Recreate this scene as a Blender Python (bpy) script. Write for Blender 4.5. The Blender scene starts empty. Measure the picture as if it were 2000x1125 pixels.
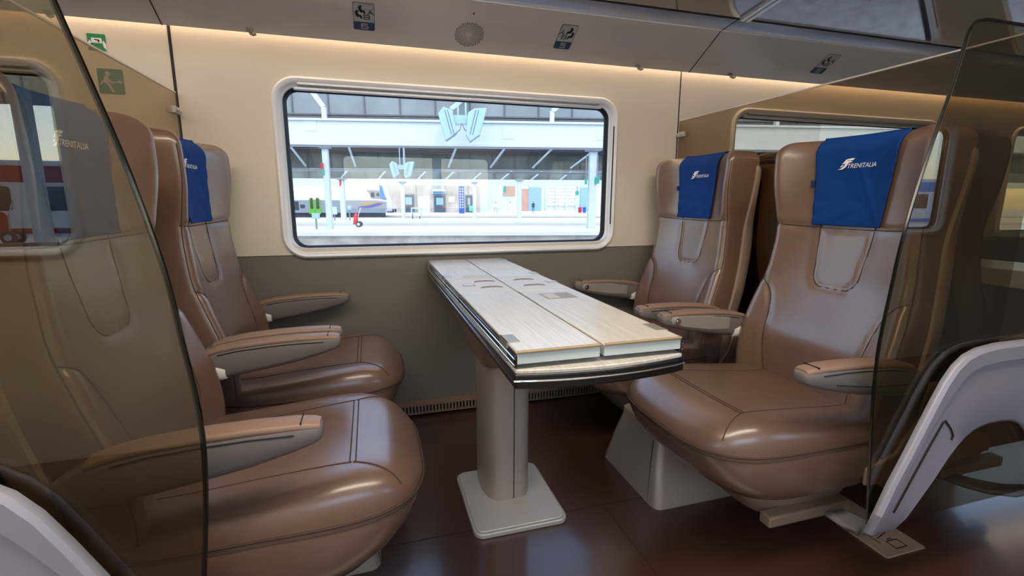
import bpy, bmesh, math, random
import numpy as np
from mathutils import Vector, Matrix
R = math.radians
random.seed(4)
sc = bpy.context.scene
COL = sc.collection

# ------------------------------------------------------------------ camera, sky, sun, exposure
cam_d = bpy.data.cameras.new('camera'); cam = bpy.data.objects.new('camera', cam_d); COL.objects.link(cam)
cam_d.sensor_width = 36; cam_d.sensor_fit = 'HORIZONTAL'; cam_d.lens = 931.65 / 2000 * 36; cam_d.clip_start = .02; cam_d.clip_end = 400
cam.matrix_world = Matrix(((0.95899658, 0.04869904, -0.27920238, 0), (-0.28340357, 0.17459684, -0.94297315, 0),
                           (0.00282596, 0.98343497, 0.18123926, 1.0), (0, 0, 0, 1)))
sc.camera = cam
SKY, SUN, CEIL, COVE = .56, .9, 13.0, 11.5
w = bpy.data.worlds.new('world'); sc.world = w; w.use_nodes = True
wn = w.node_tree.nodes; wn.clear(); wl = w.node_tree.links
sky = wn.new('ShaderNodeTexSky'); sky.sky_type = 'NISHITA'; sky.sun_disc = False
sky.sun_elevation = R(52); sky.sun_rotation = R(200); sky.air_density = 1.1
bg = wn.new('ShaderNodeBackground'); bg.inputs[1].default_value = SKY; wo = wn.new('ShaderNodeOutputWorld')
wl.new(sky.outputs[0], bg.inputs[0]); wl.new(bg.outputs[0], wo.inputs[0])
sd = bpy.data.lights.new('sun', 'SUN'); sd.energy = SUN; sd.angle = R(1); sd.color = (1, .96, .9)
so = bpy.data.objects.new('sun', sd); COL.objects.link(so)
so.rotation_euler = Vector((-.25, .62, -.85)).to_track_quat('-Z', 'Y').to_euler()
vs = sc.view_settings; vs.view_transform = 'Standard'; vs.look = 'None'; vs.gamma = 1; vs.use_curve_mapping = False
vs.exposure = 0.14
sc.cycles.use_denoising = True
sc.cycles.max_bounces = 10; sc.cycles.transparent_max_bounces = 16
sc.cycles.sample_clamp_indirect = 6

# ------------------------------------------------------------------ materials
def lin(h):
    h = h.lstrip('#'); r = []
    for i in (0, 2, 4):
        c = int(h[i:i + 2], 16) / 255
        r.append(c / 12.92 if c <= .04045 else ((c + .055) / 1.055) ** 2.4)
    return tuple(r)
def mat(name, col, rough=.5, metal=0, coat=0, bump=0, bscale=300, var=0, vscale=4, emit=0, spec=.5, sheen=0, stretch=None, crough=.1):
    m = bpy.data.materials.new(name); m.use_nodes = True
    nt = m.node_tree; n = nt.nodes; b = n['Principled BSDF']
    c = lin(col) if isinstance(col, str) else col
    b.inputs['Base Color'].default_value = (*c, 1); b.inputs['Roughness'].default_value = rough
    b.inputs['Metallic'].default_value = metal; b.inputs['Coat Weight'].default_value = coat; b.inputs['Coat Roughness'].default_value = crough
    b.inputs['Specular IOR Level'].default_value = spec; b.inputs['Sheen Weight'].default_value = sheen
    tc = n.new('ShaderNodeTexCoord'); mp = n.new('ShaderNodeMapping'); nt.links.new(tc.outputs['Object'], mp.inputs[0])
    if stretch: mp.inputs['Scale'].default_value = stretch
    if var:
        nz = n.new('ShaderNodeTexNoise'); nz.inputs['Scale'].default_value = vscale; nz.inputs['Detail'].default_value = 5
        nt.links.new(mp.outputs[0], nz.inputs[0])
        rp = n.new('ShaderNodeValToRGB'); e = rp.color_ramp.elements
        e[0].position = .3; e[1].position = .7
        e[0].color = (*[x * (1 - var) for x in c], 1); e[1].color = (*[min(1, x * (1 + var)) for x in c], 1)
        nt.links.new(nz.outputs[0], rp.inputs[0]); nt.links.new(rp.outputs[0], b.inputs['Base Color'])
    if bump:
        nz = n.new('ShaderNodeTexNoise'); nz.inputs['Scale'].default_value = bscale; nz.inputs['Detail'].default_value = 3
        nt.links.new(mp.outputs[0], nz.inputs[0])
        bp = n.new('ShaderNodeBump'); bp.inputs['Strength'].default_value = bump; bp.inputs['Distance'].default_value = .002
        nt.links.new(nz.outputs[0], bp.inputs['Height']); nt.links.new(bp.outputs[0], b.inputs['Normal'])
    if emit:
        b.inputs['Emission Color'].default_value = (*c, 1); b.inputs['Emission Strength'].default_value = emit
    return m
def glass(name, tint, f0):
    m = bpy.data.materials.new(name); m.use_nodes = True
    nt = m.node_tree; n = nt.nodes; n.clear(); k = nt.links
    o = n.new('ShaderNodeOutputMaterial'); mx = n.new('ShaderNodeMixShader'); lw_ = n.new('ShaderNodeLayerWeight'); lw_.inputs[0].default_value = .5
    pw = n.new('ShaderNodeMath'); pw.operation = 'POWER'; pw.inputs[1].default_value = 5
    ma = n.new('ShaderNodeMath'); ma.operation = 'MULTIPLY_ADD'; ma.inputs[1].default_value = 1 - f0; ma.inputs[2].default_value = f0; ma.use_clamp = True
    tr = n.new('ShaderNodeBsdfTransparent'); gl = n.new('ShaderNodeBsdfGlossy')
    tr.inputs[0].default_value = (*tint, 1); gl.inputs['Roughness'].default_value = 0
    k.new(lw_.outputs['Facing'], pw.inputs[0]); k.new(pw.outputs[0], ma.inputs[0]); k.new(ma.outputs[0], mx.inputs[0])
    k.new(tr.outputs[0], mx.inputs[1]); k.new(gl.outputs[0], mx.inputs[2]); k.new(mx.outputs[0], o.inputs[0]); return m
def wood(name, c1, c2):
    m = mat(name, c1, rough=.38, coat=.35)
    nt = m.node_tree; n = nt.nodes; b = n['Principled BSDF']
    tc = n.new('ShaderNodeTexCoord'); mp = n.new('ShaderNodeMapping'); mp.inputs['Scale'].default_value = (70, 2.0, 1)
    nz = n.new('ShaderNodeTexNoise'); nz.inputs['Scale'].default_value = 3; nz.inputs['Detail'].default_value = 6; nz.inputs['Distortion'].default_value = 1.2
    rp = n.new('ShaderNodeValToRGB'); e = rp.color_ramp.elements
    e[0].position = .38; e[1].position = .62; e[0].color = (*lin(c2), 1); e[1].color = (*lin(c1), 1)
    nt.links.new(tc.outputs['Object'], mp.inputs[0]); nt.links.new(mp.outputs[0], nz.inputs[0])
    nt.links.new(nz.outputs[0], rp.inputs[0]); nt.links.new(rp.outputs[0], b.inputs['Base Color']); return m
def leather(name, col):
    m = mat(name, col, rough=.42, coat=.9, crough=.24, var=.10, vscale=7, spec=.5); m.node_tree.nodes['Principled BSDF'].inputs['Coat IOR'].default_value = 1.62
    nt = m.node_tree; n = nt.nodes; b = n['Principled BSDF']
    tc = n.new('ShaderNodeTexCoord')
    a = n.new('ShaderNodeTexVoronoi'); a.inputs['Scale'].default_value = 420
    z = n.new('ShaderNodeTexNoise'); z.inputs['Scale'].default_value = 9; z.inputs['Detail'].default_value = 2
    nt.links.new(tc.outputs['Object'], a.inputs[0]); nt.links.new(tc.outputs['Object'], z.inputs[0])
    b1 = n.new('ShaderNodeBump'); b1.inputs['Strength'].default_value = .18; b1.inputs['Distance'].default_value = .001
    b2 = n.new('ShaderNodeBump'); b2.inputs['Strength'].default_value = .35; b2.inputs['Distance'].default_value = .012
    nt.links.new(a.outputs['Distance'], b1.inputs['Height']); nt.links.new(z.outputs[0], b2.inputs['Height'])
    nt.links.new(b1.outputs[0], b2.inputs['Normal']); nt.links.new(b2.outputs[0], b.inputs['Normal']); return m
def perforated(name):
    m = mat(name, '#3d352e', .6); nt = m.node_tree; n = nt.nodes; b = n['Principled BSDF']
    tc = n.new('ShaderNodeTexCoord'); vo = n.new('ShaderNodeTexVoronoi'); vo.inputs['Scale'].default_value = 75; vo.inputs['Randomness'].default_value = 0; vo.voronoi_dimensions = '3D'
    rp = n.new('ShaderNodeValToRGB'); rp.color_ramp.interpolation = 'CONSTANT'; e = rp.color_ramp.elements
    e[0].color = (.004, .004, .004, 1); e[1].position = .30; e[1].color = (*lin('#4a4038'), 1)
    nt.links.new(tc.outputs['Object'], vo.inputs[0]); nt.links.new(vo.outputs['Distance'], rp.inputs[0]); nt.links.new(rp.outputs[0], b.inputs['Base Color']); return m
M = dict(
    leather=leather('brown leather', '#6f5546'), seam=mat('seam thread', '#4a3a31', .7, spec=.2),
    shell=mat('seat shell plastic', '#8b7767', .42, bump=.15, bscale=600), shell_dark=perforated('perforated seat back'),
    armbody=mat('armrest plastic', '#6f6967', .45, bump=.2, bscale=700), armpad=mat('armrest pad', '#8c7262', .42, bump=.25, bscale=500),
    cap=mat('white hinge plastic', '#dcdad6', .4), metal=mat('brushed steel', '#b3aea2', .45, .8), chrome=mat('chrome', '#e4e6e8', .12, 1),
    cloth=mat('blue cover fabric', '#083a80', .8, spec=.2, bump=.5, bscale=700, var=.08, vscale=12), white=mat('white print', '#f2f2f2', .5),
    tag=mat('navy tag', '#1c2c50', .8),
    cream=mat('cream wall laminate', '#e0d6c8', .55, var=.02), grey=mat('dark grey wall laminate', '#77726b', .5, bump=.2, bscale=500),
    floor=mat('brown vinyl floor', '#42291f', .3, coat=1, crough=.14, bump=.25, bscale=260, var=.08, vscale=90), seamdark=mat('dark joint', '#15110f', .6),
    silver=mat('silver painted plastic', '#a9a097', .36, .35, bump=.12, bscale=900), plate=mat('pale painted steel', '#bfbdba', .36, .3, bump=.1, bscale=900),
    rack=mat('grey bronze gloss panel', '#d3cbc3', .28, .0, coat=.8, crough=.14), rackband=mat('satin aluminium band', '#b4bccd', .25, .4),
    shelf=mat('dark gloss rack shelf', '#3c302a', .08, 0, coat=1, crough=.03, spec=.9), edge=mat('bright edge', '#e8e4dc', .3, .5),
    frame=mat('window frame grey', '#eceff5', .3, .0, coat=.5), gasket=mat('black gasket', '#0d0d12', .5), alu=mat('blind aluminium', '#dfe3ea', .25, .35),
    pane=glass('window glass', (.985, .99, .99), .03), paneA=glass('bronze glass', (.72, .65, .55), .03), paneB=glass('dark bronze glass', (.68, .64, .53), .10),
    fairing=mat('lilac grey fairing', '#9a98a3', .38, .2, bump=.12, bscale=900), gedge=mat('polished glass edge', '#14140f', .12, .2),
    wood=wood('pale wood laminate', '#cbc7be', '#bab5ab'), leafside=mat('pale leaf edge', '#bcc7c6', .4), leafglint=mat('gold leaf edge highlight', '#cdb68e', .3, .6),
    black=mat('black rubber', '#0b0b10', .3, coat=.4), cup=mat('cup holder plastic', '#c6c6c2', .4), cupin=mat('cup recess', '#7d6f60', .5), sticker=mat('grey sticker', '#8f8a80', .5), sticker2=mat('pale sticker', '#bdb8ae', .5),
    lampw=mat('warm added ceiling diffuser', (1, .87, .72), .5, emit=CEIL), cove=mat('warm cove diffuser', (1, .80, .58), .5, emit=COVE), ceil=mat('ceiling laminate', '#d8cfc4', .5),
    signw=mat('sign face', '#b6b3ae', .35), signb=mat('sign navy band', '#1d3a5c', .35), signk=mat('sign ink', '#151c2b', .5), hole=mat('speaker hole', '#0c0a09', .9, spec=0),
    green=mat('green sticker', '#128a56', .5), greend=mat('green sign', '#1e7a50', .5), red=mat('red print', '#8d2038', .5),
    conc=mat('canopy concrete', '#7b8386', .85, var=.16, vscale=1.3), concd=mat('stained concrete', '#666c67', .9, var=.3, vscale=1.0), stw=mat('white painted steel', '#b9c6ce', .6), rib=mat('grey steel rib', '#50555c', .6),
    plat=mat('pale platform paving', '#d9d5cd', .85, var=.05, vscale=.5), ballast=mat('track ballast', '#8f8a84', .9, bump=1, bscale=25, var=.35, vscale=9), platface=mat('platform face', '#a9a39b', .9, var=.25, vscale=2), rail=mat('rail steel', '#6d6259', .5, .6), rust=mat('dark track bed', '#5a5560', .9, var=.3, vscale=1.5),
    trw=mat('train white', '#eef0f2', .35), trg=mat('train grey', '#8f9aa6', .4), trgreen=mat('train green door', '#62b83a', .4), trblue=mat('train blue', '#1d86d8', .35), trnavy=mat('train navy', '#1b4bb0', .4), tryel=mat('train ochre', '#c99a3a', .4), trdark=mat('train window', '#20303c', .1), under=mat('train underframe', '#39414e', .7),
    redp=mat('red enamel', '#c22a2c', .4), redtrain=mat('red train paint', '#a3142e', .35), lampb=mat('pale blue lamp housing', '#8fb0c0', .4), bw=mat('weathered beige wall', '#a49c90', .9, var=.25, vscale=.9), blk=mat('dark door', '#3c4650', .4), signblue=mat('sign blue', '#2f6fc4', .4), totem=mat('blue totem', '#1f4f9c', .4), tan=mat('terracotta wall', '#b08c78', .9, var=.1, vscale=2), steelblue=mat('steel blue cladding', '#7f9fb8', .5), lattice=mat('lattice infill', '#c8c2ae', .8, var=.25, vscale=6), teal=mat('teal sign', '#1d9a84', .4), mint=mat('mint bin', '#4fc0a0', .5),
)

# ------------------------------------------------------------------ mesh helpers
class MB:
    def __init__(s): s.bm = bmesh.new()
    def v(s, p): return s.bm.verts.new(p)
    def f(s, vs):
        try: return s.bm.faces.new(vs)
        except ValueError: return None
    def box(s, x0, x1, y0, y1, z0, z1):
        q = [s.v((x, y, z)) for z in (z0, z1) for y in (y0, y1) for x in (x0, x1)]
        for a in ((0, 2, 3, 1), (4, 5, 7, 6), (0, 1, 5, 4), (2, 6, 7, 3), (0, 4, 6, 2), (1, 3, 7, 5)): s.f([q[i] for i in a])
        return s
    def obox(s, p0, p1, wx, wz, up=(0, 0, 1)):                # bar between two points
        p0, p1 = Vector(p0), Vector(p1); d = (p1 - p0).normalized(); u = Vector(up)
        if abs(d.dot(u)) > .95: u = Vector((1, 0, 0))
        a = d.cross(u).normalized() * wx / 2; b = a.cross(d).normalized() * wz / 2
        r = [[s.v(p + a * i + b * j) for i, j in ((-1, -1), (1, -1), (1, 1), (-1, 1))] for p in (p0, p1)]
        for i in range(4): s.f([r[0][i], r[0][(i + 1) % 4], r[1][(i + 1) % 4], r[1][i]])
        s.f(r[0][::-1]); s.f(r[1]); return s
    def prism(s, pts, fn, a0, a1):                              # polygon extruded; fn(u, v, a) -> xyz
        lo = [s.v(fn(u, v, a0)) for u, v in pts]; hi = [s.v(fn(u, v, a1)) for u, v in pts]; n = len(pts)
        s.f(lo[::-1]); s.f(hi)
        for i in range(n): s.f([lo[i], lo[(i + 1) % n], hi[(i + 1) % n], hi[i]])
        return s
    def loft(s, rings, cap=True, close=True, closed_path=False):
        vr = [[s.v(p) for p in r] for r in rings]; n = len(vr[0]); k = len(vr)
        for i in range(k if closed_path else k - 1):
            for j in range(n if close else n - 1):
                s.f([vr[i][j], vr[i][(j + 1) % n], vr[(i + 1) % k][(j + 1) % n], vr[(i + 1) % k][j]])
        if cap and close and not closed_path: s.f(vr[0][::-1]); s.f(vr[-1])
        return vr
    def tube(s, pts, r, n=6, closed=False):
        P = [Vector(p) for p in pts]; rings = []; k = len(P); prev = None
        for i, p in enumerate(P):
            if closed: t = P[(i + 1) % k] - P[i - 1]
            else: t = P[min(i + 1, k - 1)] - P[max(i - 1, 0)]
            t.normalize()
            a = (prev - t * prev.dot(t)) if prev is not None else t.cross(Vector((.31, .17, .93)))
            a.normalize(); prev = a; b = t.cross(a); rr = r[i] if isinstance(r, (list, tuple)) else r
            rings.append([p + (a * math.cos(2 * math.pi * q / n) + b * math.sin(2 * math.pi * q / n)) * rr for q in range(n)])
        s.loft(rings, closed_path=closed); return s
    def cyl(s, p0, p1, r0, r1=None, n=20): return s.tube([p0, p1], [r0, r0 if r1 is None else r1], n)
    def build(s, name, m, parent=None, bevel=0, angle=35, loc=None, rz=0, segs=2):
        bmesh.ops.recalc_face_normals(s.bm, faces=s.bm.faces)
        me = bpy.data.meshes.new(name); s.bm.to_mesh(me); s.bm.free(); me.materials.append(m)
        me.shade_smooth(); me.set_sharp_from_angle(angle=R(angle))
        o = bpy.data.objects.new(name, me); COL.objects.link(o)
        if parent is not None: o.parent = parent
        if loc is not None: o.location = loc; o.rotation_euler.z = rz
        if bevel:
            b = o.modifiers.new('bevel', 'BEVEL'); b.width = bevel; b.segments = segs; b.limit_method = 'ANGLE'; b.angle_limit = R(40)
        return o
def tag(o, label=None, cat=None, group=None, kind=None):
    if label: o['label'] = label
    if cat: o['category'] = cat
    if group: o['group'] = group
    if kind: o['kind'] = kind
    return o
def thing(name, label, cat, loc=(0, 0, 0), rz=0, group=None):
    o = bpy.data.objects.new(name, None); COL.objects.link(o); o.empty_display_size = .1
    o.location = loc; o.rotation_euler.z = rz
    return tag(o, label, cat, group)
def copy_tree(o, parent=None):
    kids = list(o.children); c = o.copy(); COL.objects.link(c)
    if parent is not None: c.parent = parent
    for k in kids: copy_tree(k, c)
    return c
def struct(o): o['kind'] = 'structure'; return o
XY = lambda u, v, a: (u, v, a)
XZ = lambda u, v, a: (u, a, v)
YZ = lambda u, v, a: (a, u, v)
def rrect(x0, x1, z0, z1, r, n=8):
    p = []
    for cx, cz, a0 in ((x1 - r, z1 - r, 0), (x0 + r, z1 - r, 90), (x0 + r, z0 + r, 180), (x1 - r, z0 + r, 270)):
        for i in range(n + 1):
            a = R(a0 + 90 * i / n); p.append((cx + r * math.cos(a), cz + r * math.sin(a)))
    return p
def stroke(pl, wd):
    out = []
    for (a, b), (c, d) in zip(pl, pl[1:]):
        L = math.hypot(c - a, d - b) or 1; ux, uy = (c - a) / L * wd / 2, (d - b) / L * wd / 2
        out.append([(a - ux - uy, b - uy + ux), (a - ux + uy, b - uy - ux), (c + ux + uy, d + uy - ux), (c + ux - uy, d + uy + ux)])
    return out
def circ(cx, cy, r, n=14): return [(cx + r * math.cos(2 * math.pi * i / n), cy + r * math.sin(2 * math.pi * i / n)) for i in range(n)]
def smoothi(xs, ys, h=.03):
    xs, ys = np.array(xs), np.array(ys)
    def g(x): return float(np.mean([np.interp(x + k * h, xs, ys) for k in (-1, -.66, -.33, 0, .33, .66, 1)]))
    return g
def text2d(body, shear=0.0):
    cu = bpy.data.curves.new('t', 'FONT'); cu.body = body; cu.size = 1; cu.shear = shear; cu.resolution_u = 3
    o = bpy.data.objects.new('t', cu); COL.objects.link(o)
    dg = bpy.context.evaluated_depsgraph_get(); me = bpy.data.meshes.new_from_object(o.evaluated_get(dg))
    vs_ = [(v.co.x, v.co.y) for v in me.vertices]; fs = [tuple(p.vertices) for p in me.polygons]
    bpy.data.objects.remove(o); bpy.data.curves.remove(cu); bpy.data.meshes.remove(me)
    return vs_, fs

# ------------------------------------------------------------------ the carriage shell
XC, PITCH, SEAM_R, SEAM_L, WY = .4165, 2.169, 1.501, -.668, 2.156
X0, X1, YO, ZC = -4.0, 6.6, -.62, 2.12
def wall_with_holes(name, y, z0, z1, holes, m, flip=1, th=.05):
    b = bmesh.new(); loops = []
    outer = [(X0, z0), (X1, z0), (X1, z1), (X0, z1)]
    es = []
    for lp in [outer] + holes:
        vv = [b.verts.new((u, y, v)) for u, v in lp]
        es += [b.edges.new((vv[i], vv[(i + 1) % len(vv)])) for i in range(len(vv))]
    bmesh.ops.triangle_fill(b, edges=es, use_beauty=True)
    r = bmesh.ops.extrude_face_region(b, geom=list(b.faces))
    bmesh.ops.translate(b, vec=(0, th * flip, 0), verts=[e for e in r['geom'] if isinstance(e, bmesh.types.BMVert)])
    mb = MB(); mb.bm.free(); mb.bm = b
    return struct(mb.build(name, m, angle=30))
fl = MB(); fl.box(X0, X1, YO, WY + .05, -.06, 0); struct(fl.build('floor', M['floor']))
s_ = MB(); s_.box(X0, X1, 1.288, 1.291, 0, .0006); s_.box(.70, .702, YO, 1.288, 0, .0006); struct(s_.build('trim_1', M['seamdark']))
cl = MB(); cl.box(X0, X1, YO - .05, WY + .05, ZC, ZC + .05); struct(cl.build('ceiling', M['ceil']))
WX = [(-.350 + PITCH * k, 1.167 + PITCH * k) for k in (-1, 0, 1, 2)]
wall_with_holes('wall_back', WY, .772, 1.80, [rrect(a + .012, c - .012, .763 + .035, 1.464, .085) for a, c in WX], M['cream'])
lw = MB(); lw.box(X0, X1, WY + .006, WY + .05, 0, .772); struct(lw.build('wall_back_lower', M['grey']))
OX = [(-2.53, -1.02), (-.26, 1.27), (1.91, 3.44)]
wall_with_holes('wall_front', YO, 0, ZC, [rrect(a, c, .80, 1.46, .085) for a, c in OX], M['cream'], -1)
for nm, x in (('wall_left', X0), ('wall_right', X1)):
    e = MB(); e.box(x - .05, x, YO, WY, 0, ZC) if x < 0 else e.box(x, x + .05, YO, WY, 0, ZC); struct(e.build(nm, M['grey']))
n_ = 2
for x, wd in ((SEAM_L, .010), (SEAM_R, .005)):
    t = MB(); t.box(x - wd / 2, x + wd / 2, WY - .0015, WY + .002, .772, 1.66); struct(t.build('trim_%d' % n_, M['seamdark'])); n_ += 1
for x in (-.27, 1.09):
    t = MB(); t.box(x - .001, x + .001, WY - .0012, WY + .002, .772, .752 + .02); struct(t.build('trim_%d' % n_, M['seamdark'])); n_ += 1
def window(k, a, c, z0, z1, y, sg, blind=True):
    root = bpy.data.objects.new('window_%d' % k, None); COL.objects.link(root); root['kind'] = 'structure'
    def ring(o, dy, r): return [(u, y + sg * dy, v) for u, v in rrect(a + o, c - o, z0 + o, z1 - o, max(r - o, .02))]
    f = MB(); f.loft([ring(o, d, .098) for o, d in ((.0, .001), (.003, -.010), (.010, -.016), (.022, -.014), (.028, -.004), (.031, .008), (.038, .012), (.041, .03))], cap=False); f.build('window_frame', M['frame'], root, angle=50)
    g = MB(); g.loft([ring(o, d, .098) for o, d in ((.040, .02), (.042, .028), (.050, .036), (.052, .046))], cap=False); g.build('gasket', M['gasket'], root, angle=50)
    p = MB(); p.prism(rrect(a + .05, c - .05, z0 + .05, z1 - .05, .05), XZ, y + sg * .040, y + sg * .046); p.build('pane', M['pane'], root)
    if blind:
        bl = MB(); bl.box(a + .10, c - .10, y - .010, y + .010, z1 - .034, z1 - .022); bl.box(a + .085, c - .085, y + .004, y + .02, z1 - .050, z1 - .038)
        bl.build('blind_rail', M['alu'], root, bevel=.003)
        gu = MB(); gu.box(c - .028, c - .024, y - .013, y - .008, z0 + .13, z1 - .13); gu.build('blind_guide', M['gasket'], root)
    return root
for i, (a, c) in enumerate(WX): window(i + 1, a, c, .755, 1.478, WY, 1)
for i, (a, c) in enumerate(OX): window(i + 5, a - .01, c + .01, .79, 1.47, YO, -1, False)
# heating vent along the foot of the wall
vb = MB(); vb.box(X0, X1, 2.128, WY + .006, .012, .016); vb.box(X0, X1, 2.128, WY + .006, .052, .068)
x = -.9
while x < 3.6: vb.box(x, x + .0075, 2.130, 2.140, .012, .056); x += .0158
vb.box(X0, -.9, 2.130, WY, .012, .056); vb.box(3.6, X1, 2.130, WY, .012, .056)
struct(vb.build('baseboard_back', M['shell']))
vk = MB(); vk.box(-.9, 3.6, 2.146, WY + .006, .014, .054); struct(vk.build('baseboard_back_recess', M['seamdark']))

# luggage rack, one unit per bay
PROF = [(2.095, 1.604), (2.080, 1.6127), (1.884, 1.7264)]
BAND = [(1.882, 1.7255), (1.789, 1.7365), (1.786, 1.742)]
SHELF = [(1.784, 1.7395), (1.40, 1.791), (1.33, 1.802)]
def strip(profile, xa, xb, th):
    b = MB(); n = len(profile)
    up = [(y, z + th) for y, z in profile]
    b.prism(profile + up[::-1], YZ, xa, xb); return b
RACKS = [(X0, SEAM_L, 'grey bronze luggage rack over the left bay, left of the dark wall joint'), (SEAM_L, SEAM_R, 'grey bronze luggage rack over the window and table, with the speaker'),
         (SEAM_R, X1, 'grey bronze luggage rack over the right bay, above the right glass screen')]
for xa, xb, lb in RACKS:
    r_ = thing('luggage_rack', lb, 'luggage rack', (0, 0, 0), 0, 'luggage racks above the window wall')
    strip(PROF, xa, xb, .012).build('valance_panel', M['rack'], r_, angle=60)
    strip(BAND, xa, xb, .012).build('band', M['rackband'], r_, angle=60)
    e = MB(); e.tube([(xa, 1.8835, 1.7262), (xb, 1.8835, 1.7262)], .0035); e.build('bright_edge', M['edge'], r_)
    e = MB(); e.tube([(xa, 1.7865, 1.7375), (xb, 1.7865, 1.7375)], .0022); e.build('shelf_joint', M['seamdark'], r_)  # thin dark line where the band meets the shelf
    strip(SHELF, xa, xb, .012).build('shelf', M['shelf'], r_, angle=60)
    e = MB(); e.box(xa, xa + .025, 1.33, 1.785, 1.79, 2.0) if xa > X0 else e.box(xb - .03, xb, 1.33, 1.785, 1.80, 2.0); e.build('end_divider', M['rackband'], r_)
    if xa > X0:
        e = MB(); e.tube([(xa, y, z - .0004) for y, z in PROF + BAND], .0022, 6); e.build('panel_joint', M['seamdark'], r_)
        e = MB(); e.obox((xa + .012, 1.782, 1.7345), (xa + .012, 1.33, 1.797), .016, .014); e.obox((xa + .040, 1.782, 1.7345), (xa + .040, 1.33, 1.797), .018, .012); e.build('shelf_rib', M['alu'], r_)
    e = MB(); e.box(xa, xb, 1.90, WY, 1.80, 1.815); e.build('rear_cover', M['rack'], r_)
# coat hooks on the rack edge
for i, (x, lb) in enumerate(((-.387, 'small silver coat hook left of the window, on the rack edge'), (1.216, 'small silver coat hook just left of the right wall joint'), (1.728, 'small silver coat hook just right of the right wall joint'), (-.99, 'small silver coat hook on the rack edge behind the left glass'))):
    h = thing('coat_hook', lb, 'hook', (x, 2.083, 1.606), 0, 'coat hooks on the rack edge')
    b = MB(); b.box(-.012, .012, -.004, .006, -.004, .012); b.build('hook_base', M['silver'], h, bevel=.002)
    b = MB(); b.tube([(0, 0, 0), (.004, -.004, -.010), (.012, -.010, -.015), (.022, -.012, -.012)], [.006, .006, .005, .004], 8); b.build('hook_arm', M['silver'], h)
# frame of the slope: origin at the lower edge, u along x, s up the slope
SV = Vector((0, -.86496, .50184)); SN = Vector((0, -.50184, -.86496))
SP0 = Vector((0, 2.095, 1.604)) + SN * .0
def slope(u, s, a=0): return Vector((u, 0, 0)) + SP0 + SV * s + SN * a
def decal(name, polys, m, parent, fn, a0, a1):
    b = MB()
    for p in polys: b.prism(p, fn, a0, a1)
    return b.build(name, m, parent)
D6 = [(1, 1), (.08, 1), (0, .9), (0, .08), (.08, 0), (.92, 0), (1, .08), (1, .5), (.92, .56), (0, .56)]
D5 = [(1, 1), (.05, 1), (.05, .56), (.92, .56), (1, .48), (1, .08), (.92, 0), (0, 0)]
DA = [[(0, 0), (.5, 1), (1, 0)], [(.22, .34), (.78, .34)]]
DB = [[(0, 0), (0, 1), (.9, 1), (1, .9), (1, .58), (.9, .52), (0, .52)], [(.9, .52), (1, .42), (1, .1), (.9, 0), (0, 0)]]
def place(pl, x, y, w_, h_): return [(x + a * w_, y + b * h_) for a, b in pl]
def seat_sign(x0, x1, s0, s1, digit, mirror, label, blank=False):
    W_, H_ = x1 - x0, s1 - s0
    o = slope(x0, s0, .0105)
    r_ = thing('seat_sign', label, 'sign', o, 0, 'seat number signs on the rack valance')
    def fn(u, v, a): return Vector((u, 0, 0)) + SV * v + SN * (a - .0105 + .0008)
    mx = (lambda pl: [(W_ - a, b) for a, b in pl]) if mirror else (lambda pl: pl)
    decal('border', [rrect(0, W_, 0, H_, .006)], M['signk'], r_, fn, 0, .0008)
    decal('face', [rrect(.0016, W_ - .0016, .0016, H_ - .0016, .005)], M['signw'], r_, fn, 0, .0012)
    decal('number_band', [rrect(.0, W_, .0, H_ * .31, .006)], M['signb'], r_, fn, 0, .0016)
    decal('numeral', stroke(place(digit, W_ * .38, H_ * .07, W_ * .28, H_ * .17), .0042), M['signw'], r_, fn, .0014, .0022)
    pic = []
    for hx, hy in ((.33, .86), (.17, .68)):
        pc = lambda a, b: (W_ * (hx + a), H_ * (hy + b))
        pic.append(circ(*pc(.02, 0), .0052)); 
        for ln in ([pc(-.02, -.05), pc(.02, -.12), pc(.06, -.155)],): pic += stroke(ln, .010)
        pic += stroke([pc(.02, -.15), pc(.17, -.165)], .0075); pic += stroke([pc(.17, -.15), pc(.21, -.23)], .006)
    pic = [mx(p) for p in pic]
    decal('pictogram', pic, M['signk'], r_, fn, .0011, .0018)
    let = []
    for letters, lx, ly in ((DA, .68, .60), (DB, .50, .42)):
        for pl in letters:
            ax = (1 - lx - .26) if mirror else lx
            let += stroke(place(pl, W_ * ax, H_ * ly, W_ * .26, H_ * .14), .0030)
    decal('letters', let, M['signk'], r_, fn, .0011, .0017)
    wq = stroke(place([(0, 0), (1, 0), (1, 1), (0, 1), (0, 0)], W_ * (.08 if mirror else .48), H_ * .78, W_ * .44, H_ * .16), .0008)
    decal('window_outline', wq, M['signk'], r_, fn, .0011, .0015)
seat_sign(-.022, .054, .063, .180, D6, False, 'seat sign reading A, B and 6 on the rack, left of the speaker')
seat_sign(.782, .854, .066, .186, D5, True, 'seat sign reading A, B and 5 on the rack, right of the speaker')
seat_sign(2.165, 2.243, .068, .188, D6, False, 'pale seat sign on the rack beyond the right wall joint')
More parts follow.
